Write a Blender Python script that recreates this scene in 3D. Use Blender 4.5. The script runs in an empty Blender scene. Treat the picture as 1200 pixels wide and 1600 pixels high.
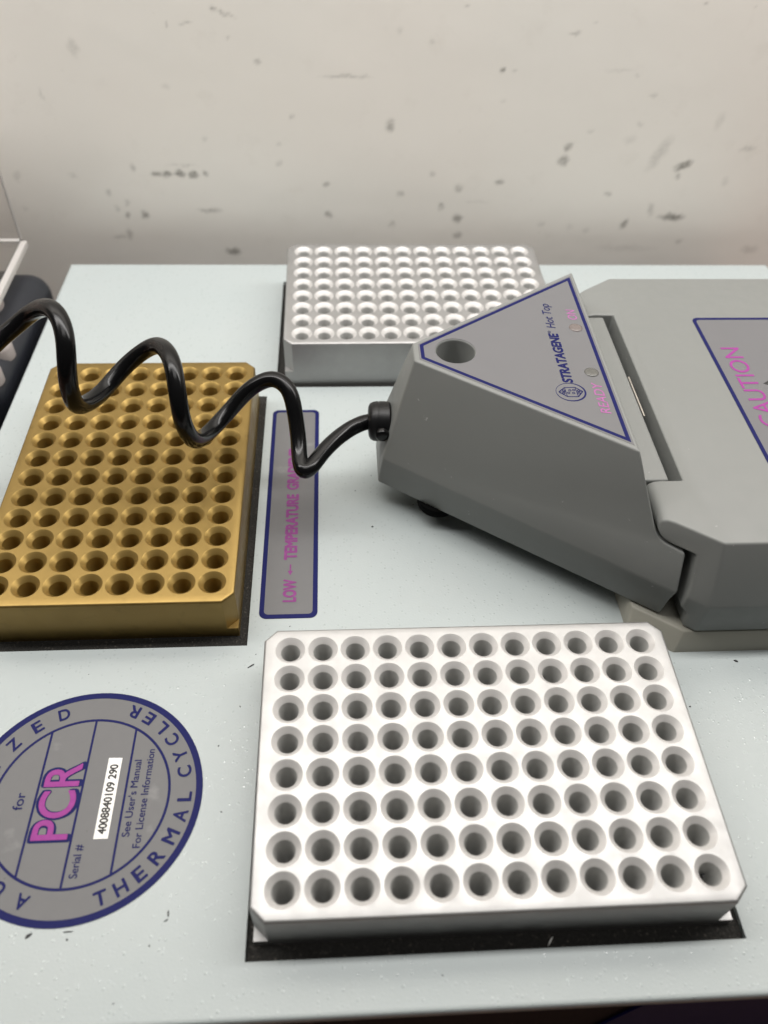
import bpy, bmesh, math, random
from mathutils import Vector, Matrix
random.seed(7)
S = 0.001                      # everything below is laid out in millimetres; S turns it into metres
scene = bpy.context.scene
col = scene.collection
R = math.radians

# ------------------------------------------------------------------ camera
cam = bpy.data.cameras.new('camera')
cam_o = bpy.data.objects.new('camera', cam); col.objects.link(cam_o)
yaw, pitch, roll = 0.0835, 0.8318, 0.0455
fwd = Vector((math.sin(yaw)*math.cos(pitch), math.cos(yaw)*math.cos(pitch), -math.sin(pitch)))
rt = Vector((math.cos(yaw), -math.sin(yaw), 0)); up = rt.cross(fwd)
rt2 = math.cos(roll)*rt + math.sin(roll)*up; up2 = -math.sin(roll)*rt + math.cos(roll)*up
m = Matrix((rt2, up2, -fwd)).transposed().to_4x4()
m.translation = Vector((13.93, -122.48, 191.09))*S
cam_o.matrix_world = m
cam.sensor_fit = 'VERTICAL'; cam.sensor_height = 36; cam.sensor_width = 27
cam.lens = 36*1255.0/1600
cam.clip_start = 0.01; cam.clip_end = 20
cam.dof.use_dof = True; cam.dof.focus_distance = 0.246; cam.dof.aperture_fstop = 12.0
scene.camera = cam_o

# ------------------------------------------------------------------ light: dim room, ceiling lamp overhead, added low lamp aimed at the wall
world = bpy.data.worlds.new('World'); scene.world = world; world.use_nodes = True
bg = world.node_tree.nodes['Background']
bg.inputs[0].default_value = (1.0, 0.97, 0.93, 1); bg.inputs[1].default_value = 0.03
def area(name, loc, target, sx, sy, power, colour):
    l = bpy.data.lights.new(name, 'AREA'); l.shape = 'RECTANGLE'; l.size = sx; l.size_y = sy
    l.energy = power; l.color = colour
    o = bpy.data.objects.new(name, l); col.objects.link(o); o.location = loc
    o.rotation_euler = (Vector(target)-Vector(loc)).to_track_quat('-Z', 'Y').to_euler()
    return o
area('added_wall_light', (0.06, 0.12, 0.56), (0.06, 0.40, 0.24), 1.5, 0.12, 10.0, (1.0, 0.975, 0.945))  # unseen low strip lamp, added and tilted so the wall gets more light
area('ceiling_lamp', (0.1, -0.25, 2.0), (0.05, 0.1, 0), 1.2, 0.6, 9.0, (1.0, 0.975, 0.945))
vs = scene.view_settings
vs.view_transform = 'Standard'; vs.look = 'None'; vs.gamma = 1; vs.exposure = 0; vs.use_curve_mapping = False
scene.cycles.use_denoising = True
scene.cycles.max_bounces = 8

# ------------------------------------------------------------------ helpers
def nodes_of(name):
    mt = bpy.data.materials.new(name); mt.use_nodes = True
    nt = mt.node_tree
    return mt, nt, nt.nodes['Principled BSDF']
def mat(name, colour, rough=0.5, metal=0.0, vary=0.0, vscale=60, bump=0.0, bscale=1500, bdist=0.0002,
        spec=0.5, rvary=0.0, dirt=None, dscale=250, dlo=0.62, dhi=0.75, coat=0.0, brush=None):
    mt, nt, b = nodes_of(name); N, L = nt.nodes, nt.links
    b.inputs['Roughness'].default_value = rough; b.inputs['Metallic'].default_value = metal
    b.inputs['Specular IOR Level'].default_value = spec; b.inputs['Coat Weight'].default_value = coat
    tc = N.new('ShaderNodeTexCoord')
    def noise(scale, detail=4):
        n = N.new('ShaderNodeTexNoise'); n.inputs['Scale'].default_value = scale; n.inputs['Detail'].default_value = detail
        L.new(tc.outputs['Object'], n.inputs['Vector']); return n
    c = colour
    src = None
    if vary:
        n = noise(vscale, 6); mx = N.new('ShaderNodeMix'); mx.data_type = 'RGBA'
        mx.inputs[6].default_value = (*[k*(1-vary) for k in c], 1); mx.inputs[7].default_value = (*[min(1, k*(1+vary)) for k in c], 1)
        L.new(n.outputs['Fac'], mx.inputs[0]); src = mx.outputs[2]
    if dirt:
        n = noise(dscale, 8); r = N.new('ShaderNodeMapRange'); r.inputs[1].default_value = dlo; r.inputs[2].default_value = dhi
        L.new(n.outputs['Fac'], r.inputs[0])
        mx = N.new('ShaderNodeMix'); mx.data_type = 'RGBA'; mx.inputs[6].default_value = (*c, 1)
        if src: L.new(src, mx.inputs[6])
        mx.inputs[7].default_value = (*dirt, 1); L.new(r.outputs[0], mx.inputs[0]); src = mx.outputs[2]
    if src: L.new(src, b.inputs['Base Color'])
    else: b.inputs['Base Color'].default_value = (*c, 1)
    if rvary:
        n = noise(180, 5); r = N.new('ShaderNodeMapRange'); r.inputs[1].default_value = .3; r.inputs[2].default_value = .7
        r.inputs[3].default_value = max(0.02, rough-rvary); r.inputs[4].default_value = rough+rvary
        L.new(n.outputs['Fac'], r.inputs[0]); L.new(r.outputs[0], b.inputs['Roughness'])
    if bump:
        n = noise(bscale, 3)
        if brush:                                      # machining marks: the relief is drawn out along one direction
            mp = N.new('ShaderNodeMapping'); mp.inputs['Scale'].default_value = brush
            L.new(tc.outputs['Object'], mp.inputs[0]); L.new(mp.outputs[0], n.inputs['Vector'])
        bp = N.new('ShaderNodeBump'); bp.inputs['Strength'].default_value = bump
        bp.inputs['Distance'].default_value = bdist
        L.new(n.outputs['Fac'], bp.inputs['Height']); L.new(bp.outputs[0], b.inputs['Normal'])
    return mt
def link(name, mesh, material, parent=None):
    o = bpy.data.objects.new(name, mesh); col.objects.link(o)
    if material and not mesh.materials: mesh.materials.append(material)
    if parent: o.parent = parent
    return o
def finish(bm, name, smooth=None, scale=S):
    me = bpy.data.meshes.new(name)
    bmesh.ops.scale(bm, vec=(scale,)*3, verts=bm.verts)
    bm.normal_update(); bm.to_mesh(me); bm.free()
    if smooth is not None:
        for f in me.polygons: f.use_smooth = True
        me.set_sharp_from_angle(angle=R(smooth))
    return me
def tag(o, label, cat, group=None, kind=None):
    if label: o['label'] = label
    if cat: o['category'] = cat
    if group: o['group'] = group
    if kind: o['kind'] = kind
    return o
def empty(name, loc=(0, 0, 0)):
    o = bpy.data.objects.new(name, None); col.objects.link(o); o.location = Vector(loc)*S; o.empty_display_size = .01
    return o
def bake(o):                                   # apply modifiers to plain mesh data
    dg = bpy.context.evaluated_depsgraph_get()
    me = bpy.data.meshes.new_from_object(o.evaluated_get(dg))
    o.modifiers.clear(); o.data = me
def bevel_mod(o, w, seg=3, ang=28):
    b = o.modifiers.new('bevel', 'BEVEL'); b.width = w*S; b.segments = seg; b.limit_method = 'ANGLE'; b.angle_limit = R(ang)
    b.harden_normals = False; b.use_clamp_overlap = True
def smooth_me(me, ang=40):
    for f in me.polygons: f.use_smooth = True
    me.set_sharp_from_angle(angle=R(ang))
def box_bm(x0, x1, y0, y1, z0, z1, bm=None):
    bm = bm or bmesh.new()
    v = [bm.verts.new(p) for p in ((x0,y0,z0),(x1,y0,z0),(x1,y1,z0),(x0,y1,z0),(x0,y0,z1),(x1,y0,z1),(x1,y1,z1),(x0,y1,z1))]
    for f in ((3,2,1,0),(4,5,6,7),(0,1,5,4),(1,2,6,5),(2,3,7,6),(3,0,4,7)): bm.faces.new([v[i] for i in f])
    return bm
def box(name, x0, x1, y0, y1, z0, z1, material, parent=None, bev=0.0, seg=3):
    o = link(name, finish(box_bm(x0, x1, y0, y1, z0, z1), name), material, parent)
    if bev:
        bevel_mod(o, bev, seg); bake(o); smooth_me(o.data)
    return o
def sheet(name, outer, holes, z, material, parent=None, thick=0.08):
    """flat printed or sticker shape: outline with holes in the xy plane, top face at z, with a real edge thickness"""
    bm = bmesh.new(); edges = []
    for loop in [outer]+list(holes):
        vs_ = [bm.verts.new((x, y, z)) for x, y in loop]
        for i in range(len(vs_)): edges.append(bm.edges.new((vs_[i], vs_[(i+1) % len(vs_)])))
    bmesh.ops.triangle_fill(bm, use_beauty=True, use_dissolve=False, edges=edges)
    for f in bm.faces:
        f.normal_update()
        if f.normal.z < 0: f.normal_flip()
    if thick:
        be = [e for e in bm.edges if len(e.link_faces) == 1]
        r = bmesh.ops.extrude_edge_only(bm, edges=be)
        for v in [g for g in r['geom'] if isinstance(g, bmesh.types.BMVert)]: v.co.z -= thick
    bmesh.ops.recalc_face_normals(bm, faces=bm.faces)
    return link(name, finish(bm, name), material, parent)
def circle(cx, cy, r, n=64): return [(cx+r*math.cos(2*math.pi*i/n), cy+r*math.sin(2*math.pi*i/n)) for i in range(n)]
def rrect(x0, x1, y0, y1, r, n=6):
    out = []
    for cx, cy, a in ((x1-r, y1-r, 0), (x0+r, y1-r, 90), (x0+r, y0+r, 180), (x1-r, y0+r, 270)):
        for i in range(n+1):
            t = R(a+90*i/n); out.append((cx+r*math.cos(t), cy+r*math.sin(t)))
    return out
_glyphs = {}
def glyph(text, bold, shear=0.0):
    """flat letters from Blender's built-in font: list of triangles in font units plus the bounding box"""
    key = (text, bold, shear)
    if key in _glyphs: return _glyphs[key]
    cu = bpy.data.curves.new('t', 'FONT'); cu.body = text; cu.size = 1; cu.shear = shear; cu.fill_mode = 'FRONT'
    cu.resolution_u = 6
    o = bpy.data.objects.new('t', cu); col.objects.link(o)
    dg = bpy.context.evaluated_depsgraph_get(); dg.update()
    me = bpy.data.meshes.new_from_object(o.evaluated_get(dg))
    vs_ = [(v.co.x, v.co.y) for v in me.vertices]; fs = [tuple(p.vertices) for p in me.polygons]
    bpy.data.objects.remove(o); bpy.data.meshes.remove(me); bpy.data.curves.remove(cu)
    vs_ = [(x, y, 0.0) for x, y in vs_]
    if bold:                                           # heavier strokes: the letters printed again a hair to each side, each a hair higher
        nv, base_v, base_f = len(vs_), list(vs_), list(fs)
        for k in range(8):
            a = k*math.pi/4
            vs_ += [(x+bold*math.cos(a), y+bold*math.sin(a), .003*(k+1)) for x, y, _ in base_v]
            fs += [tuple(i+nv*(k+1) for i in f) for f in base_f]
    xs = [v[0] for v in vs_]
    _glyphs[key] = (vs_, fs, min(xs), max(xs)); return _glyphs[key]
def lettering(name, items, z, material, parent, bold=0.0, shear=0.0, thick=0.0):
    """items: (text, start point, reading direction, letter-up direction, width, cap height); letters end up flat at height z"""
    bm = bmesh.new()
    for text, p0, d, u, width, cap in items:
        vs_, fs, a, b = glyph(text, bold, shear)
        sx = width/(b-a); sy = cap/0.70
        bv = [bm.verts.new((p0[0]+d[0]*(x-a)*sx+u[0]*y*sy, p0[1]+d[1]*(x-a)*sx+u[1]*y*sy, z+dz)) for x, y, dz in vs_]
        for f in fs:
            try: bm.faces.new([bv[i] for i in f])
            except ValueError: pass
    for f in bm.faces:
        f.normal_update()
        if f.normal.z < 0: f.normal_flip()
    return link(name, finish(bm, name), material, parent)
UPY, LX = (0, 1), (-1, 0)       # lettering on the machine reads away from the camera, letter tops to the left
def read(text, x, y0, y1, cap): return (text, (x, y0), UPY, LX, y1-y0, cap)
def tube(name, pts, r, material, parent=None, seg=16, sub=8):
    P = [Vector(p) for p in pts]; path = []
    for i in range(len(P)-1):
        p0, p1, p2, p3 = P[max(i-1, 0)], P[i], P[i+1], P[min(i+2, len(P)-1)]
        for k in range(sub):
            t = k/sub
            path.append(0.5*((2*p1)+(p2-p0)*t+(2*p0-5*p1+4*p2-p3)*t*t+(3*p1-p0-3*p2+p3)*t**3))
    path.append(P[-1])
    for _ in range(10): path = [path[0]]+[(path[i-1]+2*path[i]+path[i+1])/4 for i in range(1, len(path)-1)]+[path[-1]]
    bm = bmesh.new(); rings = []; nrm = None
    for i, p in enumerate(path):
        t = (path[min(i+1, len(path)-1)]-path[max(i-1, 0)]).normalized()
        if nrm is None: nrm = t.orthogonal().normalized()
        nrm = (nrm-t*nrm.dot(t)).normalized(); bn = t.cross(nrm)
        rings.append([bm.verts.new(p+r*(nrm*math.cos(2*math.pi*k/seg)+bn*math.sin(2*math.pi*k/seg))) for k in range(seg)])
    for a, b in zip(rings, rings[1:]):
        for k in range(seg): bm.faces.new((a[k], a[(k+1) % seg], b[(k+1) % seg], b[k]))
    bm.faces.new(rings[0][::-1]); bm.faces.new(rings[-1])
    return link(name, finish(bm, name, 60), material, parent)
def lathe_bm(profile, n=32, axis='z', origin=(0, 0, 0), cap=True):
    bm = bmesh.new(); rings = []
    for r, h in profile:
        ring = []
        for k in range(n):
            a = 2*math.pi*k/n; c, s = r*math.cos(a), r*math.sin(a)
            p = {'z': (c, s, h), 'x': (h, c, s), 'y': (s, h, c)}[axis]
            ring.append(bm.verts.new(tuple(p[i]+origin[i] for i in range(3))))
        rings.append(ring)
    for a, b in zip(rings, rings[1:]):
        for k in range(n): bm.faces.new((a[k], a[(k+1) % n], b[(k+1) % n], b[k]))
    if cap:
        bm.faces.new(rings[0][::-1]); bm.faces.new(rings[-1])
    bmesh.ops.recalc_face_normals(bm, faces=bm.faces)
    return bm

# ------------------------------------------------------------------ materials
M_grey = mat('grey_plastic', (0.180, 0.186, 0.178), .46, vary=.04, vscale=35, bump=.12, bscale=2600, bdist=.00006, dirt=(.32, .33, .31), dscale=420, dlo=.715, dhi=.77, rvary=.06)
M_tan = mat('tan_plastic', (0.29, 0.282, 0.24), .5, vary=.05, bump=.1, bscale=2500, bdist=.00005)
M_black = mat('black_gloss_rubber', (0.004, 0.004, 0.0043), .19, spec=.25, rvary=.05, bump=.06, bscale=220, bdist=.0003)
M_blackmatt = mat('black_plastic', (0.006, 0.006, 0.0065), .38, spec=.3, bump=.1)
M_rubber = mat('dead_black_rubber', (0.004, 0.004, 0.004), .9, spec=.05)
M_foam = mat('black_foam', (0.026, 0.025, 0.023), .95, vary=.6, vscale=1400, bump=1.0, bscale=1500, bdist=.0006, spec=.25,
             dirt=(.13, .115, .10), dscale=1100, dlo=.60, dhi=.80)
M_alu = mat('white_anodised_aluminium', (0.385, 0.382, 0.378), .48, rvary=.06, metal=.80, vary=.04, vscale=900, bump=.22, bscale=3600, bdist=.00005, brush=(.06, 1, 1),
            dirt=(.27, .26, .25), dscale=420, dlo=.68, dhi=.84)
M_bore = mat('dull_well_bore', (0.36, 0.36, 0.348), .7, metal=.05, vary=.1, vscale=300)
M_goldbore = mat('dark_gold_well_bore', (0.27, 0.175, 0.045), .45, metal=.6, vary=.15, vscale=300)
M_chamfer = mat('machined_aluminium_chamfer', (0.56, 0.548, 0.535), .55, metal=.45, vary=.04, vscale=200)
M_goldchamfer = mat('machined_gold_chamfer', (0.30, 0.20, 0.06), .42, metal=.74, vary=.08, vscale=200)
M_gold = mat('gold_anodised_aluminium', (0.258, 0.173, 0.053), .40, rvary=.06, metal=.74, vary=.08, vscale=90, bump=.10, bscale=4200, bdist=.00005,
             dirt=(.21, .14, .042), dscale=220, dlo=.58, dhi=.78)
M_lab = mat('grey_label_print', (0.138, 0.137, 0.139), .5, spec=.25, vary=.04, vscale=300, dirt=(.22, .22, .22), dscale=75, dlo=.64, dhi=.78)
M_lab2 = mat('lilac_grey_label_print', (0.138, 0.137, 0.142), .45, spec=.3, vary=.03, vscale=120)
M_navy = mat('navy_print', (0.0105, 0.0125, 0.078), .5, spec=.08, vary=.12, vscale=700)
M_mag = mat('magenta_print', (0.26, 0.045, 0.22), .5, spec=.12, vary=.15, vscale=900)
M_mag3 = mat('worn_magenta_print', (0.20, 0.05, 0.175), .5, spec=.12, vary=.25, vscale=500)
M_mag2 = mat('faded_magenta_print', (0.33, 0.11, 0.28), .5, spec=.12, vary=.15, vscale=900)
M_paper = mat('white_paper', (0.82, 0.81, 0.78), .7)
M_ink = mat('black_ink', (0.012, 0.012, 0.012), .6)
M_steel = mat('steel', (0.6, 0.57, 0.52), .3, metal=1.0)
M_led = mat('frosted_indicator', (0.10, 0.098, 0.09), .25, vary=.2, vscale=1500)
M_led2 = mat('pinkish_indicator', (0.15, 0.125, 0.118), .25, vary=.15, vscale=1500)
M_yellow = mat('yellow_print', (0.6, 0.42, 0.05), .5)
M_case = mat('dark_housing', (0.008, 0.006, 0.009), .6, spec=.1, bump=.1)
M_stand_in = mat('stand_in_navy', (0.003, 0.006, 0.085), .5, spec=.1)

def plate_material():
    """pale enamel with a fine spangled texture, scuffs and dust"""
    mt, nt, b = nodes_of('pale_enamel'); N, L = nt.nodes, nt.links
    tc = N.new('ShaderNodeTexCoord')
    def noise(s, d=4, r=.5):
        n = N.new('ShaderNodeTexNoise'); n.inputs['Scale'].default_value = s; n.inputs['Detail'].default_value = d
        n.inputs['Roughness'].default_value = r
        L.new(tc.outputs['Object'], n.inputs['Vector']); return n.outputs['Fac']
    def rng(src, a, b_, c=0, d=1):
        r = N.new('ShaderNodeMapRange'); r.inputs[1].default_value = a; r.inputs[2].default_value = b_
        r.inputs[3].default_value = c; r.inputs[4].default_value = d; L.new(src, r.inputs[0]); return r.outputs[0]
    def mix(fac, a, b_):
        x = N.new('ShaderNodeMix'); x.data_type = 'RGBA'; L.new(fac, x.inputs[0])
        for k, v in ((6, a), (7, b_)):
            if isinstance(v, tuple): x.inputs[k].default_value = (*v, 1)
            else: L.new(v, x.inputs[k])
        return x.outputs[2]
    c = mix(noise(22, 4), (0.352, 0.395, 0.397), (0.385, 0.416, 0.413))
    c = mix(rng(noise(55, 8, .7), .58, .80, 0, .4), c, (0.34, 0.36, 0.34))            # grime
    c = mix(rng(noise(620, 3, .6), .735, .79, 0, .8), c, (0.13, 0.125, 0.12))            # tiny dark specks
    L.new(c, b.inputs['Base Color'])
    b.inputs['Specular IOR Level'].default_value = .5
    v = N.new('ShaderNodeTexVoronoi'); v.inputs['Scale'].default_value = 900; v.feature = 'F1'
    L.new(tc.outputs['Object'], v.inputs['Vector'])
    dome = rng(v.outputs['Distance'], .42, 0.0)
    hgt = N.new('ShaderNodeSeparateColor'); L.new(v.outputs['Color'], hgt.inputs[0])
    mu = N.new('ShaderNodeMath'); mu.operation = 'MULTIPLY'; L.new(dome, mu.inputs[0]); L.new(rng(hgt.outputs[0], .62, 1.0), mu.inputs[1])
    L.new(rng(mu.outputs[0], .02, .35, .48, .10), b.inputs['Roughness'])
    ns = N.new('ShaderNodeMath'); ns.operation = 'MULTIPLY'; L.new(noise(1500, 2), ns.inputs[0]); ns.inputs[1].default_value = .35
    hn = N.new('ShaderNodeMath'); hn.operation = 'ADD'; L.new(mu.outputs[0], hn.inputs[0]); L.new(ns.outputs[0], hn.inputs[1])
    bp = N.new('ShaderNodeBump'); bp.inputs['Strength'].default_value = .6; bp.inputs['Distance'].default_value = .00016
    L.new(hn.outputs[0], bp.inputs['Height']); L.new(bp.outputs[0], b.inputs['Normal'])
    return mt
M_plate = plate_material()

WALL_Y = 265
MARKS = [(-71.3,10.7,3.06,1.26,0,.8),(-65.8,10.4,2.45,1.26,0,.75),(-60.3,10.8,2.76,1.57,0,.8),(-54,9.9,2.46,1.58,0,.85),(-48,10.9,1.54,1.57,0,.7),(-58.4,14.8,6.7,.62,0,.2),(-48.6,-8.1,5.42,1.18,0,.5),(-38.5,-30.6,3.99,2.2,0,.75),(-89.4,-11,1.58,2.04,0,.6),(-81,-10.3,2.22,2.03,0,.7),(-96.9,.9,1.55,1.62,0,.4),(-88.3,-4,1.56,1.65,0,.3),(-93.9,-7,1.57,2,0,.3),(-95.6,-22.5,3.88,1.06,0,.3),(-90.4,-21.1,1.61,3.16,0,.4),(-82.3,13.4,1.21,2.17,0,.3),(-35.6,82.1,1.6,.95,-25,.6),(-30.6,79.5,4.04,.6,-22,.4),(-48.2,76.1,2.43,.61,5,.45),(-55.9,75.3,.81,.73,0,.4),(-97.1,65.5,2.18,3.5,0,.22),(-19.3,61.2,1.4,1.04,20,.4),(20.2,55.7,10.34,.67,0,.35),(-30,70.7,.82,.99,0,.3),(-4.5,38,1.18,1.43,0,.35),(-11.8,16.2,1.85,1.24,0,.25),(-46.1,27.1,1.19,1.48,20,.2),(10.5,5.8,1.89,1.62,0,.5),(11.1,-9.9,1.95,2.06,0,.6),(-11.5,25,1.51,.9,0,.2),(-60.6,50.4,1.99,1.35,0,.18),(-137.7,8.9,1.81,2.5,0,.2),(-111.2,9.1,2.43,1.26,-20,.2),(-116.2,46.2,.84,2.44,0,.2),(-138.6,-7.2,1.55,1,0,.15),(41.1,34.1,2.41,2.62,0,.55),(71.5,84.1,1.92,.48,0,.4),(120.7,74.3,2.56,.75,0,.5),(91,59.6,1.45,.93,-10,.85),(96.4,58.9,1.17,.67,0,.4),(127.8,25.1,2.2,2.14,35,.6),(126.6,18.5,2.86,2.5,35,.6),(96.4,7.7,2.25,1.63,0,.6),(75.9,4.3,1.93,1.97,0,.4),(77.5,-12,2.66,2.09,0,.7),(68.6,-5.1,1.96,2.04,0,.5),(47.1,1.5,1.93,1.65,0,.4),(62.5,11.7,1.58,1.28,0,.35),(78.1,-21.2,2.36,2.16,0,.5),(43.6,-14.9,1.65,1.75,0,.35),(173.6,22.4,2.88,8.59,-25,.25),(187.5,16.8,4.22,1.91,25,.85),(186.3,11.3,1.64,1.62,0,.5),(189.6,-10.4,6.48,2.11,0,.85),(165.4,-14.4,2.05,3.19,-20,.7),(153,1.8,1.98,1.34,0,.45),(177.5,-6.3,1.69,3.45,15,.3),(217.1,25,4.19,1.24,0,.25),(163.4,49,1.82,.84,0,.25),(153,57.5,1.48,.81,0,.25),(197.5,-23.8,2.1,1.48,0,.3),(121.4,-14.6,1.69,1.42,0,.2),(145.8,-18.1,2.05,1.44,0,.2),(157.5,28.7,3.15,2.12,0,.15),(137.1,32.8,1.86,1.19,0,.2),(160.1,36.6,1.55,1.18,0,.2),(58.1,70.3,1.41,1.26,0,.22),(43.8,74.4,1.11,1.73,0,.15),(129.4,78.7,1.13,.49,0,.2),(176.1,86.6,1.13,.48,0,.4),(198.1,86.2,.57,.48,0,.5),(144.9,59.8,6.49,.67,0,.15),(93.2,45.9,1.79,.84,0,.15),(198.8,37.9,1.88,4.1,0,.15),(211.4,8.2,1.33,2.63,0,.15),(136.9,-16.3,1.7,1.78,0,.15),(86.4,-2.6,5.89,.84,0,.12),(170.8,-28.3,15.77,1.87,0,.12),(238.1,-28.9,4.99,2.27,0,.25)]
def wall_material():
    """painted wall with scuff marks and painted bump shading at fixed places on it"""
    mt, nt, b = nodes_of('scuffed_wall_paint'); N, L = nt.nodes, nt.links
    tc = N.new('ShaderNodeTexCoord')
    def noise(s, d=4, r=.5):
        n = N.new('ShaderNodeTexNoise'); n.inputs['Scale'].default_value = s; n.inputs['Detail'].default_value = d
        n.inputs['Roughness'].default_value = r; L.new(tc.outputs['Object'], n.inputs['Vector']); return n
    at = N.new('ShaderNodeAttribute'); at.attribute_name = 'scuff_shade'; acc = at.outputs['Fac']
    def mix(fac, a, b_):
        x = N.new('ShaderNodeMix'); x.data_type = 'RGBA'; L.new(fac, x.inputs[0])
        for k, v in ((6, a), (7, b_)):
            if isinstance(v, tuple): x.inputs[k].default_value = (*v, 1)
            else: L.new(v, x.inputs[k])
        return x.outputs[2]
    def rng(src, a, b_, c=0, d=1):
        r = N.new('ShaderNodeMapRange'); r.inputs[1].default_value = a; r.inputs[2].default_value = b_
        r.inputs[3].default_value = c; r.inputs[4].default_value = d; L.new(src, r.inputs[0]); return r.outputs[0]
    colr = mix(rng(noise(7, 3).outputs[0], .35, .65), (0.88, 0.835, 0.77), (0.865, 0.835, 0.775))
    colr = mix(rng(noise(60, 7, .65).outputs[0], .58, .85, 0, .25), colr, (0.62, 0.57, 0.50))
    colr = mix(rng(noise(170, 4, .6).outputs[0], .68, .82, 0, .22), colr, (0.42, 0.38, 0.32))
    colr = mix(acc, colr, (0.06, 0.05, 0.035))  # real scuffs, plus shading of raised paint bumps painted in as dark colour
    L.new(colr, b.inputs['Base Color']); b.inputs['Roughness'].default_value = .38
    bp = N.new('ShaderNodeBump'); bp.inputs['Strength'].default_value = .25; bp.inputs['Distance'].default_value = .0012
    hs = N.new('ShaderNodeMath'); hs.operation = 'ADD'; hs.inputs[0].default_value = 0; L.new(noise(35, 5).outputs[0], hs.inputs[1])
    L.new(hs.outputs[0], bp.inputs['Height']); L.new(bp.outputs[0], b.inputs['Normal'])
    return mt

# ------------------------------------------------------------------ setting: wall and bench
def make_wall():
    """wall slab; a fine grid in the visible part carries the scuff marks and painted bump shading as a mesh attribute"""
    from mathutils import noise as mn
    st = .9
    xs = [-900]+[-190+st*i for i in range(int(470/st))]+[900]; zs = [-140]+[-75+st*i for i in range(int(190/st))]+[1500]
    nx, nz = len(xs), len(zs)
    val = [[0.0]*nx for _ in range(nz)]
    for (x, z, a, c, r, s_) in MARKS:
        ext = max(a, c)*2+2; cr, sr_ = math.cos(R(r)), math.sin(R(r))
        i0 = max(0, int((x-ext+190)/st)); i1 = min(nx-1, int((x+ext+190)/st)+2)
        j0 = max(0, int((z-ext+75)/st)); j1 = min(nz-1, int((z+ext+75)/st)+2)
        for j in range(j0, j1):
            for i in range(i0, i1):
                wv = mn.noise_vector(Vector((xs[i]*.38, 0, zs[j]*.38)))
                dx, dz = xs[i]-x+wv.x*1.1, zs[j]-z+wv.z*1.1
                u, v = (dx*cr+dz*sr_)/a, (-dx*sr_+dz*cr)/c
                d = math.hypot(u, v); f = max(0, min(1, (1.3-d)/.85))*s_*1.0*(.75+.5*mn.noise(Vector((xs[i]*.8, 5, zs[j]*.8))))
                val[j][i] = max(val[j][i], f)
    bm = bmesh.new(); V = [[bm.verts.new((xs[i], WALL_Y-.02*val[j][i], zs[j])) for i in range(nx)] for j in range(nz)]
    for j in range(nz-1):
        for i in range(nx-1): bm.faces.new((V[j][i], V[j][i+1], V[j+1][i+1], V[j+1][i]))
    b4 = [bm.verts.new(p) for p in ((-900, WALL_Y+60, -140), (900, WALL_Y+60, -140), (900, WALL_Y+60, 1500), (-900, WALL_Y+60, 1500))]
    bm.faces.new(b4[::-1]); bm.faces.new([V[-1][i] for i in range(nx)]+[b4[2], b4[3]])
    me = finish(bm, 'wall', 60)
    at = me.attributes.new('scuff_shade', 'FLOAT', 'POINT')
    flat = [v for row in val for v in row]
    at.data.foreach_set('value', flat+[0.0]*(len(me.vertices)-len(flat)))
    return me
w = link('wall', make_wall(), wall_material()); tag(w, None, None, kind='structure')
M_bench = mat('brown_bench', (0.22, 0.12, 0.085), .5, vary=.25, vscale=30)
bn = box('bench', -900, 900, -700, WALL_Y-.5, -140, -110, M_bench); tag(bn, None, None, kind='structure')

# ------------------------------------------------------------------ thermal cycler: tilted lid plate, foam wells, printed labels
TILT = 0.027
cyc = empty('thermal_cycler', (0, 0, -16.5)); cyc.rotation_euler = (-math.atan(TILT), 0, 0)
tag(cyc, 'pale enamelled thermal cycler whose flat top carries the metal blocks, round and strip labels', 'thermal cycler')
PX0, PX1, PY0, PY1 = -115.5, 236, -85.8, 240
HOLES = {'front': (-9.2, 108.5, -73.9, 10.5), 'gold': (-97.5, -14.4, 12.7, 134), 'far': (-11.0, 110, 139.8, 223)}
def make_plate():
    bm = bmesh.new(); e = 1.2
    xs = sorted({PX0+e, PX1-e}|{v for h in HOLES.values() for v in h[:2]}); ys = sorted({PY0+e, PY1-e}|{v for h in HOLES.values() for v in h[2:]})
    V = {}
    def vt(x, y, z): return V.setdefault((round(x, 3), round(y, 3), round(z, 3)), None) or V.__setitem__((round(x, 3), round(y, 3), round(z, 3)), bm.verts.new((x, y, z))) or V[(round(x, 3), round(y, 3), round(z, 3))]
    def inside(x, y): return any(h[0] < x < h[1] and h[2] < y < h[3] for h in HOLES.values())
    for i in range(len(xs)-1):
        for j in range(len(ys)-1):
            if inside((xs[i]+xs[i+1])/2, (ys[j]+ys[j+1])/2): continue
            bm.faces.new([vt(xs[i], ys[j], 0), vt(xs[i+1], ys[j], 0), vt(xs[i+1], ys[j+1], 0), vt(xs[i], ys[j+1], 0)])
    for h in HOLES.values():                                   # sheet-metal thickness around each opening
        c = [(h[0], h[2]), (h[0], h[3]), (h[1], h[3]), (h[1], h[2])]
        for k in range(4):
            a, b = c[k], c[(k+1) % 4]
            bm.faces.new([bm.verts.new((*a, 0)), bm.verts.new((*b, 0)), bm.verts.new((*b, -2.5)), bm.verts.new((*a, -2.5))])
    prof = [(e*(1-math.cos(R(t))) if 0 else e*math.sin(R(t)), -e*(1-math.cos(R(t)))) for t in (0, 22, 45, 68, 90)]+[(e, -2.6)]
    rings = []
    for off, z in prof:                                        # rolled outer edge
        rings.append([bm.verts.new(p) for p in ((PX0+e-off, PY0+e-off, z), (PX1-e+off, PY0+e-off, z), (PX1-e+off, PY1-e+off, z), (PX0+e-off, PY1-e+off, z))])
    for a, b in zip(rings, rings[1:]):
        for k in range(4): bm.faces.new((a[k], b[k], b[(k+1) % 4], a[(k+1) % 4]))
    for k in range(4): pass
    return finish(bm, 'top_plate', 35)
link('top_plate', make_plate(), M_plate, cyc)
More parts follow.
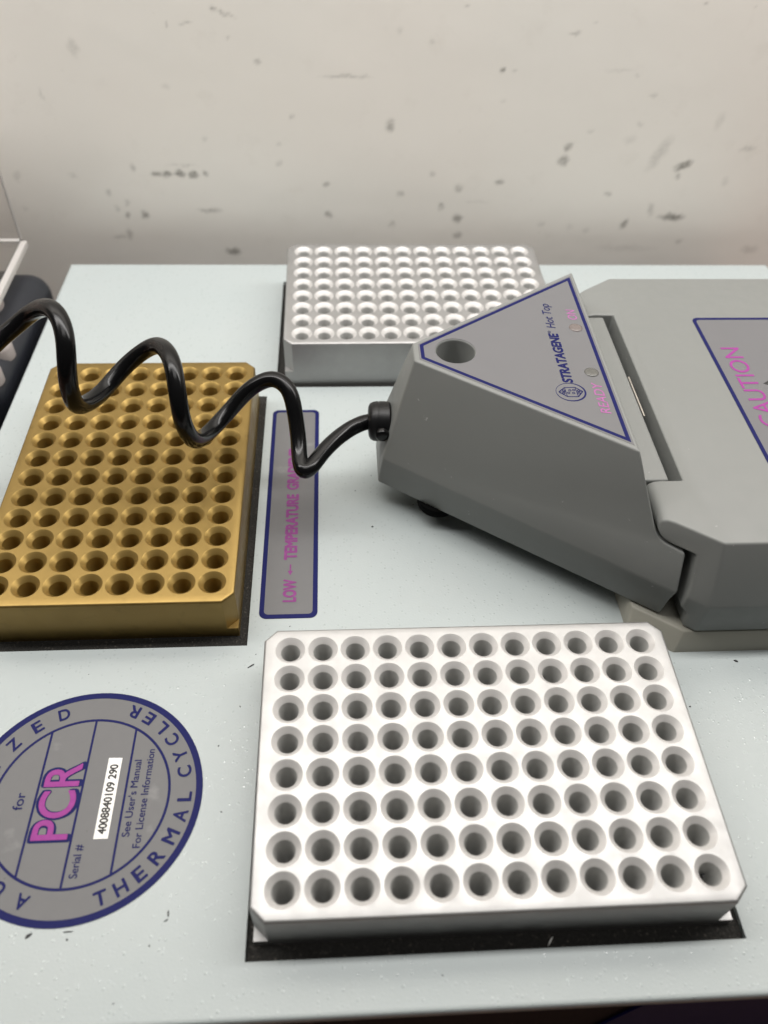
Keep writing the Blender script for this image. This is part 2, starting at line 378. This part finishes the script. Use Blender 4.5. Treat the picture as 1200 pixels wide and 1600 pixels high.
box('housing', PX0+4, PX1-4, PY0+5, PY1-4, -92, -9, M_case, cyc)
box('front_panel', PX0+2, PX1-2, PY0+1.5, PY0+4.9, -90, -2.7, M_case, cyc)
sh = [(88, -1), (PX1-8, -1), (PX1-8, -75), (72, -75), (72, -17)]
bm = bmesh.new(); bm.faces.new([bm.verts.new((x, PY0+1.2, z)) for x, z in [(93, -2.9), (PX1-8, -2.9), (PX1-8, -60), (66, -60), (82, -6.5)]])
r_ = bmesh.ops.extrude_face_region(bm, geom=bm.faces[:]); bmesh.ops.translate(bm, vec=(0, -.6, 0), verts=[g for g in r_['geom'] if isinstance(g, bmesh.types.BMVert)])
bmesh.ops.recalc_face_normals(bm, faces=bm.faces)
link('navy_stand_in', finish(bm, 'navy_stand_in'), M_stand_in, cyc)  # added navy panel, stands in for the blue area below the front edge

# printed round label
RL = tag(empty('round_label'), None, None); RL.parent = cyc
CX, CY = -54.2, -33.7
Zs = .10
RLb = sheet('round_label_backing', circle(CX, CY, 31.2, 96), [], Zs, M_lab, RL, .1)
sheet('border_ring', circle(CX, CY, 31.25, 96), [circle(CX, CY, 29.5, 96)], Zs+.05, M_navy, RL, .04)
sheet('inner_ring', circle(CX, CY, 22.95, 96), [circle(CX, CY, 22.25, 96)], Zs+.05, M_navy, RL, .04)
for lx in (-65.7, -54.35, -43.0):
    hh = math.sqrt(22.5**2-(lx-CX)**2)
    sheet('rule_line', [(lx-.3, CY-hh), (lx+.3, CY-hh), (lx+.3, CY+hh), (lx-.3, CY+hh)], [], Zs+.06, M_navy, RL, .03)
def ring_word(letters, rad, inward, cap, wd):
    it = []
    for ch, a in letters:
        t = R(a); rd = (math.cos(t), math.sin(t)); tg = (-math.sin(t), math.cos(t))
        if inward: u = (-rd[0], -rd[1]); d = tg; base = rad+cap/2
        else: u = rd; d = (-tg[0], -tg[1]); base = rad-cap/2
        wch = wd*{'I': .28, 'M': 1.15, 'L': .85, 'E': .9}.get(ch, 1)
        p = (CX+rd[0]*base-d[0]*wch/2, CY+rd[1]*base-d[1]*wch/2)
        it.append((ch, p, d, u, wch, cap))
    return it
lettering('thermal_cycler_lettering', ring_word([('T', -68.5), ('H', -58), ('E', -47.3), ('R', -36), ('M', -23.6), ('A', -11.6), ('L', -.8), ('C', 14.2), ('Y', 25), ('C', 36.6), ('L', 47.5), ('E', 58), ('R', 68.6)], 26.7, True, 3.5, 3.15), Zs+.06, M_navy, RL, .026)
lettering('authorized_lettering', ring_word([('A', -109), ('U', -124.5), ('T', -139.5), ('H', -155), ('O', -171), ('R', 172.5), ('I', 158), ('Z', 142.8), ('E', 127), ('D', 111)], 26.5, False, 3.4, 3.1), Zs+.06, M_navy, RL, .026)
lettering('pcr_outline', [read('PCR', -54.95, -44.9, -23.2, 9.9)], Zs+.06, M_navy, RL, .042)
lettering('pcr_lettering', [read('PCR', -55.6, -44.25, -23.9, 8.9)], Zs+.09, M_mag, RL, .014)
lettering('small_lettering', [read('for', -68.5, -36.2, -31.5, 2.5), read('Serial #', -51.0, -53.8, -45.6, 2.0), read("See User's Manual", -40.1, -44.1, -23.4, 1.9),
                              read('For License Information', -37.0, -47.0, -20.4, 1.9)], Zs+.06, M_navy, RL, .010)
sheet('serial_sticker', [(-48.85, -44.4), (-45.3, -44.4), (-45.35, -22.7), (-48.9, -22.6)], [], Zs+.14, M_paper, RL, .14)
lettering('serial_number', [read('4008840109 290', -46.1, -43.3, -24.5, 2.05)], Zs+.17, M_ink, RL, .035)

# printed strip label
SL = empty('strip_label'); SL.parent = cyc
sheet('strip_backing', rrect(-11.5, 6.75, 22.4, 124.8, 2.4), [], Zs, M_lab, SL, .1)
sheet('strip_border', rrect(-11.5, 6.75, 22.4, 124.8, 2.4), [rrect(-10.0, 5.2, 24.0, 123.4, 1.4)], Zs+.05, M_navy, SL, .04)
lettering('strip_lettering', [read('LOW', -.3, 28.7, 38.0, 3.9), read('TEMPERATURE', -.45, 46.2, 77.2, 3.9), read('GRADIENT', -.6, 79.4, 101.5, 3.9), read('HIGH', -.6, 109.5, 119, 3.9)], Zs+.06, M_mag3, SL, .05)
sheet('arrow_mark', [(-2.25, 39.7), (-1.35, 41.6), (-2.0, 41.5), (-2.0, 44.3), (-2.5, 44.3), (-2.5, 41.5), (-3.15, 41.6)], [], Zs+.06, M_mag3, SL, .03)
sheet('arrow_mark', [(-2.4, 108.3), (-3.3, 106.4), (-2.65, 106.5), (-2.65, 103.7), (-2.15, 103.7), (-2.15, 106.5), (-1.5, 106.4)], [], Zs+.06, M_mag3, SL, .03)
# black foam seals round the three blocks
for key, (x0, x1, y0, y1) in HOLES.items():
    box('foam_seal', x0-1, x1+1, y0-1, y1+1, -8.5, -1.6 if key != 'gold' else -.7, M_foam, cyc)

# ------------------------------------------------------------------ sample blocks with 96 wells each
NSEG = 32
def well_mesh(name):
    prof = [(4.16, 0), (4.05, -.06), (2.92, -1.32), (2.72, -1.52), (2.60, -1.9), (2.35, -4), (1.85, -8), (1.3, -12.2), (.95, -13.3), (.35, -13.8)]
    bm = bmesh.new(); rings = []
    for r, h in prof:
        rings.append([bm.verts.new((r*math.cos(2*math.pi*(k+.5)/NSEG), r*math.sin(2*math.pi*(k+.5)/NSEG), h)) for k in range(NSEG)])
    for a, b in zip(rings, rings[1:]):
        for k in range(NSEG): bm.faces.new((a[k], a[(k+1) % NSEG], b[(k+1) % NSEG], b[k]))
    bm.faces.new(rings[-1])
    bmesh.ops.recalc_face_normals(bm, faces=bm.faces)
    bmesh.ops.reverse_faces(bm, faces=bm.faces)
    return finish(bm, name, 25)
def block_mesh(nx, ny, hx, hy, cham=3.4, flange=-13.6):
    bm = bmesh.new(); P = 9.0
    gx, gy = nx*P/2, ny*P/2
    q = NSEG//4
    for i in range(nx):
        for j in range(ny):
            cx, cy = -gx+P*(i+.5), -gy+P*(j+.5)
            inner, outer = [], []
            for k in range(NSEG):
                a = 2*math.pi*(k+.5)/NSEG; c, s = math.cos(a), math.sin(a)
                inner.append(bm.verts.new((cx+4.16*c, cy+4.16*s, 0)))
                mm = max(abs(c), abs(s)); outer.append(bm.verts.new((cx+4.5*c/mm, cy+4.5*s/mm, 0)))
            for k in range(NSEG): bm.faces.new((inner[k], outer[k], outer[(k+1) % NSEG], inner[(k+1) % NSEG]))
            for k in range(4):                                   # square corners of the cell
                kk = (q//2-1)+q*k; a = math.pi/4+k*math.pi/2
                c = bm.verts.new((cx+4.5*(1 if math.cos(a) > 0 else -1), cy+4.5*(1 if math.sin(a) > 0 else -1), 0))
                bm.faces.new((outer[kk], c, outer[(kk+1) % NSEG]))
    def octo(off, z, c=cham):
        x, y = hx-off, hy-off; c = max(c-off*.6, .3)
        return [bm.verts.new(p) for p in ((x-c, -y, z), (x, -y+c, z), (x, y-c, z), (x-c, y, z), (-x+c, y, z), (-x, y-c, z), (-x, -y+c, z), (-x+c, -y, z))]
    e = .75
    top = octo(e, 0)
    g = [bm.verts.new(p) for p in ((gx, -gy, 0), (gx, gy, 0), (-gx, gy, 0), (-gx, -gy, 0))]
    for k in range(4):
        bm.faces.new((top[2*k], top[2*k+1], g[k])) ; bm.faces.new((top[2*k+1], top[(2*k+2) % 8], g[(k+1) % 4], g[k]))
    rings = [top]+[octo(e*(1-math.sin(R(t))), -e*(1-math.cos(R(t)))) for t in (25, 50, 75, 90)]+[octo(0, flange)]
    for a, b in zip(rings, rings[1:]):
        for k in range(8): bm.faces.new((a[k], b[k], b[(k+1) % 8], a[(k+1) % 8]))
    low = rings[-1]; cor = [bm.verts.new((sx*hx, sy*hy, flange)) for sx, sy in ((1, -1), (1, 1), (-1, 1), (-1, -1))]
    for k in range(4): bm.faces.new((low[2*k], cor[k], low[2*k+1]))
    b0 = [bm.verts.new((sx*hx, sy*hy, flange)) for sx, sy in ((1, -1), (1, 1), (-1, 1), (-1, -1))]
    b1 = [bm.verts.new((sx*hx, sy*hy, -24)) for sx, sy in ((1, -1), (1, 1), (-1, 1), (-1, -1))]
    for k in range(4): bm.faces.new((b0[k], b1[k], b1[(k+1) % 4], b0[(k+1) % 4]))
    bm.faces.new(b1[::-1])
    for f in bm.faces:
        f.normal_update()
        c = f.calc_center_median()
        if abs(f.normal.z) > .9:
            if (f.normal.z < 0) != (c.z < -20): f.normal_flip()
        elif f.normal.x*c.x+f.normal.y*c.y < 0: f.normal_flip()
    return finish(bm, 'block_body', 30)
def block(name, cx, cy, rot, nx, ny, material, label, group, z=0):
    hx, hy = (56.8, 38.3) if nx == 12 else (38.3, 56.8)
    t = empty(name, (cx, cy, z)); t.rotation_euler.z = rot
    tag(t, label, 'well block', group)
    link('block_body', block_mesh(nx, ny, hx, hy), material, t)
    wm = well_mesh('well')
    for q in ((M_chamfer, M_bore) if material is M_alu else (M_goldchamfer, M_goldbore)): wm.materials.append(q)
    for f in wm.polygons: f.material_index = 0 if f.center.z > -1.45*S else 1
    for i in range(nx):
        for j in range(ny):
            o = bpy.data.objects.new('well', wm); col.objects.link(o); o.parent = t
            o.location = (((i-(nx-1)/2)*9)*S, ((j-(ny-1)/2)*9)*S, 0)
    return t
GRP = 'sample blocks set into the cycler top'
block('sample_block', 49.4, -31.6, 0, 12, 8, M_alu, 'white aluminium 96-well block nearest the camera, in front of the grey lid', GRP)
block('sample_block', -55.4, 73.6, .002, 8, 12, M_gold, 'gold anodised 96-well block beneath the black coiled cord', GRP)
block('sample_block', 49.6, 180.2, .005, 12, 8, M_alu, 'blurred white aluminium 96-well block at the back near the wall', GRP)

# ------------------------------------------------------------------ hinged heated lid
YC = 83.04
ZB = 3.3
def w_slant(x, z): return 4.39+.6983*(x-38.04)+.353*(39.2-max(z, ZB))-.04*(ZB-min(z, ZB))
def w_cover(x, z): return min(w_slant(x, z), 67.5+.353*(23.72-max(z, ZB))-.04*(ZB-min(z, ZB)))
def solid(name, prof, wfun, cuts, material, parent, yc=YC):
    """profile in xz swept between two mirror-image sides whose half-width is wfun(x, z)"""
    bm = bmesh.new()
    bm.faces.new([bm.verts.new((x, 0, z)) for x, z in prof])
    for co, no in cuts:
        bmesh.ops.bisect_plane(bm, geom=bm.verts[:]+bm.edges[:]+bm.faces[:], plane_co=co, plane_no=no, dist=1e-5)
    near = bm.faces[:]; border = [e for e in bm.edges if len(e.link_faces) == 1]
    vmap = {v: bm.verts.new(v.co) for v in list(bm.verts)}
    for f in near: bm.faces.new([vmap[v] for v in reversed(f.verts)])
    for e in border: bm.faces.new((e.verts[0], e.verts[1], vmap[e.verts[1]], vmap[e.verts[0]]))
    for a, b in vmap.items():
        wd = wfun(a.co.x, a.co.z); a.co.y = yc-wd; b.co.y = yc+wd
    bmesh.ops.recalc_face_normals(bm, faces=bm.faces)
    return link(name, finish(bm, name), material, parent)
def cut(o, cutter_bm):
    c = link('cutter', finish(cutter_bm, 'cutter'), None)
    b = o.modifiers.new('cut', 'BOOLEAN'); b.operation = 'DIFFERENCE'; b.object = c; b.solver = 'EXACT'
    bake(o); bpy.data.objects.remove(c)

lid = empty('heated_lid', (154, YC, -18.5))
tag(lid, 'grey plastic hinged heated lid with triangular handle, closed over a block', 'heated lid')
class Shift:                                          # parts are laid out in scene millimetres; undo the lid's own offset
    pass
def attach(o):
    o.parent = lid; o.matrix_parent_inverse = Matrix.Translation(-lid.location); return o
ZH = 39.2
handle = solid('handle', [(38.04, ZH), (98.1, ZH), (98.9, 36.9), (101.8, 28.1), (105.0, 18.9), (106.1, 17.2), (107.8, 16.3), (112.7, 16.0), (112.8, 4.0), (112.0, -1), (111.5, -9.2), (27.75, -9.2), (28.85, ZB)],
               w_slant, [((0, 0, ZB), (0, 0, 1))], M_grey, None)
HX, HY, HR = 51.4, 83.3, 6.1
cut(handle, lathe_bm([(HR, 27), (HR, 45)], 48, 'z', (HX, HY, 0)))
bevel_mod(handle, .7, 3, 12); bake(handle); smooth_me(handle.data, 50); attach(handle)
cover = solid('cover', [(109.2, 23.72), (107.4, 23.45), (106.0, 22.7), (105.3, 21.3), (105.45, 19.5), (106.2, 18.2), (107.4, 17.35), (110, 17.0), (115.2, 16.9), (115.3, 7.9), (114.9, -1.6), (117.3, -3.6), (117.4, -9.5), (212, -9.5), (211.5, ZB), (204, 23.72)],
              w_cover, [((0, 0, ZB), (0, 0, 1)), ((120.6, 0, 0), (1, 0, 0))], M_grey, None)
cut(cover, box_bm(90, 116.2, YC-42.6, YC+42.8, -30, 60))
bevel_mod(cover, .9, 3, 12); bake(cover); smooth_me(cover.data, 50); attach(cover)
attach(box('hinge_tongue', 96, 112.4, YC-42.1, YC+42.2, 10, 23.2, M_grey, None, .7))
def w_base(x, z):
    t = (z+19.5)/9.7; wm = 78.0-4.1*t
    return min(wm, wm+.6983*(x-114.4-3.2*t))
base = solid('base_frame', [(104, -9.8), (212, -9.8), (216, -19.5), (102.5, -19.5)], w_base, [((114.4, 0, -19.5), (9.7, 0, -3.2))], M_tan, None)
bevel_mod(base, .5, 2, 15); bake(base); smooth_me(base.data); attach(base)
attach(link('hinge_pin', finish(lathe_bm([(.38, 70.5), (.38, 90.7)], 12, 'y', (113.1, 0, 22.4)), 'hinge_pin', 40), M_steel))
attach(link('rubber_foot', finish(lathe_bm([(7.0, -9.0), (7.0, -11.6), (6.5, -12.6), (5.4, -13.2)], 28, 'z', (48.0, 66.0, 0)), 'rubber_foot', 40), M_rubber))
# strain relief where the cord enters
sr = attach(link('strain_relief', finish(lathe_bm([(6.2, 31.8), (6.7, 31.3), (6.8, 28.4), (6.65, 28.1), (6.65, 27.8), (6.8, 27.5), (6.6, 26.0), (6.0, 25.0), (5.0, 24.5), (3.2, 24.3)], 36, 'x', (0, 83.2, 10.4)), 'strain_relief', 35), M_blackmatt))
attach(link('relief_lug', finish(lathe_bm([(2.3, 73.9+2.4), (2.3, 73.9+.9), (1.8, 73.9+.4), (.6, 73.9+.25)], 24, 'y', (28.8, 0, 11.2)), 'relief_lug', 50), M_black))
# printed panel on the handle
zt = ZH+.09
PL = empty('handle_label'); PL.parent = lid; PL.matrix_parent_inverse = Matrix.Translation(-lid.location)
outer = [(40.2, YC-3.6), (96.6, YC-42.9), (96.6, YC+42.9), (40.2, YC+3.6)]
def inset_tri(d):                                     # offset the panel outline inwards by d
    P = [Vector(p) for p in outer]; n = len(P); L_ = []
    for i in range(n):
        a, b = P[i], P[(i+1) % n]; t = (b-a).normalized(); nn = Vector((-t.y, t.x)); L_.append((a+nn*d, t))
    out = []
    for i in range(n):
        (p, t), (q, u) = L_[i-1], L_[i]
        den = t.x*u.y-t.y*u.x; s = ((q.x-p.x)*u.y-(q.y-p.y)*u.x)/den; out.append(tuple(p+t*s))
    return out
sheet('panel_backing', inset_tri(-.5), [circle(HX, HY, HR+.35, 48)], zt, M_lab2, PL, .1)
sheet('panel_border', inset_tri(.1), [inset_tri(1.25)], zt+.04, M_navy, PL, .03)
lettering('brand_lettering', [('STRATAGENE', (85.4, 66.9), (0.006, 1), (-1, .12), 25.2, 2.95)], zt+.04, M_navy, PL, .045)
lettering('model_lettering', [('Hot Top', (85.6, 95.2), (.01, 1), (-1, .22), 13.8, 2.9), ('®', (83.6, 92.6), UPY, LX, 1.1, 1.0)], zt+.04, M_navy, PL, .004)
lettering('ready_lettering', [('READY', (93.8, 52.6), UPY, (-1, .22), 13.8, 3.0), ('ON', (93.9, 99.8), UPY, (-1, .12), 5.6, 3.0)], zt+.04, M_mag2, PL, .006)
for k, (lx, ly) in enumerate(((92.3, 95.4), (92.25, 72.0))):
    attach(link('indicator_lamp', finish(lathe_bm([(2.25, zt-.1), (2.2, zt+.1), (1.6, zt+.28), (.5, zt+.34)], 28, 'z', (lx, ly, 0)), 'indicator_lamp', 60), (M_led2, M_led)[k]))
# emblem: ringed crystal
def ell(cx, cy, a, b, n=40): return [(cx+a*math.cos(2*math.pi*i/n), cy+b*math.sin(2*math.pi*i/n)) for i in range(n)]
EX, EY = 83.9, 62.6
sheet('emblem_ring', ell(EX, EY, 4.6, 4.3), [ell(EX-.18, EY+.1, 4.25, 3.95)], zt+.04, M_navy, PL, .03)
def strip_bm(bm, a, b, wd, z):
    a, b = Vector(a), Vector(b); t = (b-a).normalized(); n = Vector((-t.y, t.x))*wd/2
    f = bm.faces.new([bm.verts.new((*p, z)) for p in (a-n, b-n, b+n, a+n)]); f.normal_update()
    if f.normal.z < 0: f.normal_flip()
bm = bmesh.new()
hexa = [(-3.7, .1), (-1.6, 2.1), (1.6, 2.2), (3.6, .2), (1.8, -2.2), (-1.5, -2.1)]
def eseg(a, b, wd=.3): strip_bm(bm, (EX+a[0], EY+a[1]), (EX+b[0], EY+b[1]), wd, zt+.045)
for i in range(6): eseg(hexa[i], hexa[(i+1) % 6], .32)
eseg((-1.6, 2.1), (-1.5, -2.1), .2); eseg((1.6, 2.2), (1.8, -2.2), .2); eseg((-3.7, .1), (-1.5, .1), .2); eseg((1.7, 0), (3.6, .2), .2)
for cx_, cy_ in ((-.8, -.4), (-.2, .8), (.7, -.5), (1.0, .9), (2.4, .6), (2.3, -.6), (-2.3, -.5), (-2.1, .7)):
    for k in range(5):
        a0, a1 = k*1.256, (k+1)*1.256
        eseg((cx_+.42*math.cos(a0), cy_+.42*math.sin(a0)), (cx_+.42*math.cos(a1), cy_+.42*math.sin(a1)), .24)
link('emblem_crystal', finish(bm, 'emblem_crystal'), M_navy, PL)
# caution label on the cover
CL = empty('caution_label'); CL.parent = lid; CL.matrix_parent_inverse = Matrix.Translation(-lid.location)
zc = 23.72+.09
sheet('caution_backing', rrect(144.7, 199, 42.8, 123.6, 2.2), [], zc, M_lab2, CL, .1)
sheet('caution_border', rrect(144.7, 199, 42.8, 123.6, 2.2), [rrect(146.0, 197.7, 44.1, 122.3, 1.4)], zc+.04, M_navy, CL, .03)
lettering('caution_lettering', [read('CAUTION', 156.0, 63.2, 105.3, 6.6)], zc+.05, M_mag, CL, .004)
sheet('warning_triangle', [(157.6, 85.2), (172.5, 76.2), (172.5, 94.2)], [], zc+.04, M_ink, CL, .03)
sheet('warning_triangle_fill', [(159.3, 85.2), (171.5, 77.9), (171.5, 92.5)], [], zc+.06, M_paper, CL, .02)
# moulding scratches are in the plastic itself; nothing else on the lid

# ------------------------------------------------------------------ coiled cord
CORD = [[30.0,83.2,10.8],[24.0,83.2,10.3],[20.5,80.9,10.6],[17.4,79.2,10.0],[12.3,74.1,9.6],[8.1,68.0,9.2],[5.0,62.6,8.7],[2.6,61.6,8.6],[1.5,66.6,9.6],[1.3,71.5,12.0],[.6,76.4,16.2],[-.3,80.3,21.1],[-2.1,84.3,24.5],[-6.5,87.4,25.7],[-11.4,87.8,23.6],[-15.8,86.9,20.6],[-21.0,84.2,15.9],[-25.4,79.3,13.5],[-28.9,72.6,14.0],[-30.7,64.3,19.4],[-31.7,61.2,27.5],[-32.3,61.6,32.2],[-32.7,64.0,37.6],[-33.7,69.8,42.5],[-36.1,76.9,43.7],[-41.0,85.9,40.3],[-46.3,88.1,36.4],[-52.0,87.1,32.2],[-56.9,82.6,28.9],[-59.9,76.5,28.0],[-62.8,65.5,32.5],[-62.8,63.0,38.7],[-62.2,62.5,44.9],[-61.4,64.5,51.2],[-61.4,67.9,55.3],[-63.0,72.9,58.1],[-67.1,78.7,58.7],[-75.5,88.0,51.3],[-80.3,88.3,47.7],[-84.5,86.6,45.0],[-87.3,84.5,43.5],[-89.7,81.1,42.4],[-91.8,77.3,42.4],[-93.3,73.4,43.5],[-94.3,69.8,45.6],[-94.9,66.9,48.7],[-95.2,64.8,52.5],[-95.2,63.8,56.7],[-95.1,64.1,61.0],[-95.1,65.5,65.1],[-95.3,68.0,68.6],[-95.8,71.3,71.3],[-96.8,75.1,73.0],[-98.2,79.2,73.6],[-100.2,83.0,73.2],[-102.6,86.3,71.7],[-105.4,88.7,69.5],[-108.4,90.1,66.8],[-111.6,90.2,63.9],[-114.8,89.2,61.1],[-117.8,87.1,58.9],[-124,82,50],[-132,74,30],[-140,66,-10],[-150,60,-60],[-170,52,-100],[-200,48,-107],[-260,40,-107.3]]
cord = tube('coiled_cord', CORD, 2.65, M_black, None, 20, 6)
tag(cord, 'black glossy coiled cord running from the lid handle across the gold block', 'cord')

# ------------------------------------------------------------------ left background: dark device and clear acrylic box
M_dev = mat('dark_slate_plastic', (0.016, 0.018, 0.024), .4, vary=.2)
M_knob = mat('offwhite_plastic', (0.34, 0.30, 0.285), .5, vary=.15, vscale=60)
dev = empty('bench_device', (-160, 172, -110))
tag(dev, 'dark rounded bench device with off-white knobs, standing left of the cycler', 'bench device')
def dattach(o): o.parent = dev; o.matrix_parent_inverse = Matrix.Translation(-dev.location); return o
db = link('device_body', finish(box_bm(-230, -119.5, 132, 224, -110, -15.0), 'device_body'), M_dev); bevel_mod(db, 10, 6, 30); bake(db); smooth_me(db.data); dattach(db)
for kx, ky, kr in ((-141, 190, 9), (-126, 160, 5.5), (-126.5, 143, 6)):
    dattach(link('knob', finish(lathe_bm([(kr, -19), (kr, -14), (kr*.93, -12.8), (kr*.75, -11.8), (kr*.45, -11.2), (kr*.1, -11)], 32, 'z', (kx, ky, 0)), 'knob', 45), M_knob))
dattach(link('cable_gland', finish(lathe_bm([(5.5, -19), (5.5, -9), (4, -7), (1, -6.5)], 24, 'z', (-143, 206, 0)), 'cable_gland', 45), M_blackmatt))

M_acr, nt, b = nodes_of('clear_acrylic')
b.inputs['Base Color'].default_value = (.97, .95, .94, 1); b.inputs['Transmission Weight'].default_value = 1.0
b.inputs['Roughness'].default_value = .04; b.inputs['IOR'].default_value = 1.49
M_frost, nt, b = nodes_of('sawn_acrylic_edge')
b.inputs['Base Color'].default_value = (.86, .83, .80, 1); b.inputs['Transmission Weight'].default_value = .6; b.inputs['Roughness'].default_value = .5
ab = empty('acrylic_box', (-190, 180, -14))
tag(ab, 'clear acrylic box corner with pale sawn edges at the left margin', 'acrylic box')
def aattach(o): o.parent = ab; o.matrix_parent_inverse = Matrix.Translation(-ab.location); return o
AX, AY, AZ = -130, 236, -9.8
aattach(box('back_pane', -260, AX-3.1, AY-3, AY, AZ, 110, M_acr, None))
aattach(box('bottom_pane', -260, AX-3.1, 60, AY-3.1, AZ, AZ+3, M_acr, None))
aattach(box('right_edge_strip', AX-3, AX, 60, AY-3.1, AZ, AZ+3, M_frost, None, .4))
aattach(box('corner_edge_strip', AX-3, AX-2.1, AY-3, AY-2.1, AZ+3.2, 110, M_frost, None, .3))
aattach(box('back_edge_strip', -260, AX-3.1, AY-5, AY-3.1, AZ+3.1, AZ+3.9, M_frost, None, .2))

# ------------------------------------------------------------------ loose flakes and hairs on the plate (too many to count)
def plz(y): return -16.5-TILT*y
bm = bmesh.new()
def flake(x, y, a, b, rot, z=None, hgt=.25):
    z = plz(y) if z is None else z
    n = 7; ring = []
    for k in range(n):
        t = 2*math.pi*k/n; rr = random.uniform(.65, 1.15)
        px, py = a*rr*math.cos(t), b*rr*math.sin(t)
        ring.append((x+px*math.cos(rot)-py*math.sin(rot), y+px*math.sin(rot)+py*math.cos(rot)))
    lo = [bm.verts.new((px, py, z+.02)) for px, py in ring]; hi = [bm.verts.new((x+(px-x)*.7, y+(py-y)*.7, z+hgt)) for px, py in ring]
    for k in range(n): bm.faces.new((lo[k], lo[(k+1) % n], hi[(k+1) % n], hi[k]))
    bm.faces.new(hi)
for x, y, a, b_, r in ((-59.3, -66.2, 1.2, .5, .6), (-50.6, -65.7, 1.6, .18, .05), (-50.3, -67.4, .3, .25, 0), (-31.3, -69.5, .35, .2, 1.8), (133.7, 2.5, .9, .5, -.6), (114.6, -12.4, .4, .3, 0),
                       (-27.9, -62.6, .2, .9, .1), (-28.2, -64.2, .7, .15, .5), (25.5, 60.7, .5, .3, .2), (20, 78.5, .25, .2, 0), (-12.6, 5.5, 1.4, .25, .6), (-20, -20, .3, .2, 1), (-15, -8, .35, .2, 2), (112, 4, .3, .2, 0)):
    flake(x, y, a, b_, r)
for _ in range(46):
    x, y = random.uniform(-100, 150), random.uniform(-84, 120)
    if any(h[0]-2 < x < h[1]+2 and h[2]-2 < y < h[3]+2 for h in HOLES.values()) or x > 98 and 5 < y: continue
    s_ = random.uniform(.08, .22); flake(x, y, s_*random.uniform(.8, 1.8), s_, random.uniform(0, 3), hgt=.1)
flake(99.1, -61.9, .75, .55, .9, -7.4, 1.5); flake(98.6, -62.3, .5, .4, .2, -6.2, 1.2)
bmesh.ops.recalc_face_normals(bm, faces=bm.faces)
d = link('debris_flakes', finish(bm, 'debris_flakes'), M_ink)
tag(d, 'tiny dark flakes and specks scattered on the pale plate', 'debris', kind='stuff')
bm = bmesh.new(); flake(62.2, -72.0, 1.7, .22, .9, plz(-72)-1.5, .3)
d2 = link('fibre', finish(bm, 'fibre'), M_paper); tag(d2, 'pale fibre lying on the black foam in front of the nearest white block', 'fibre')
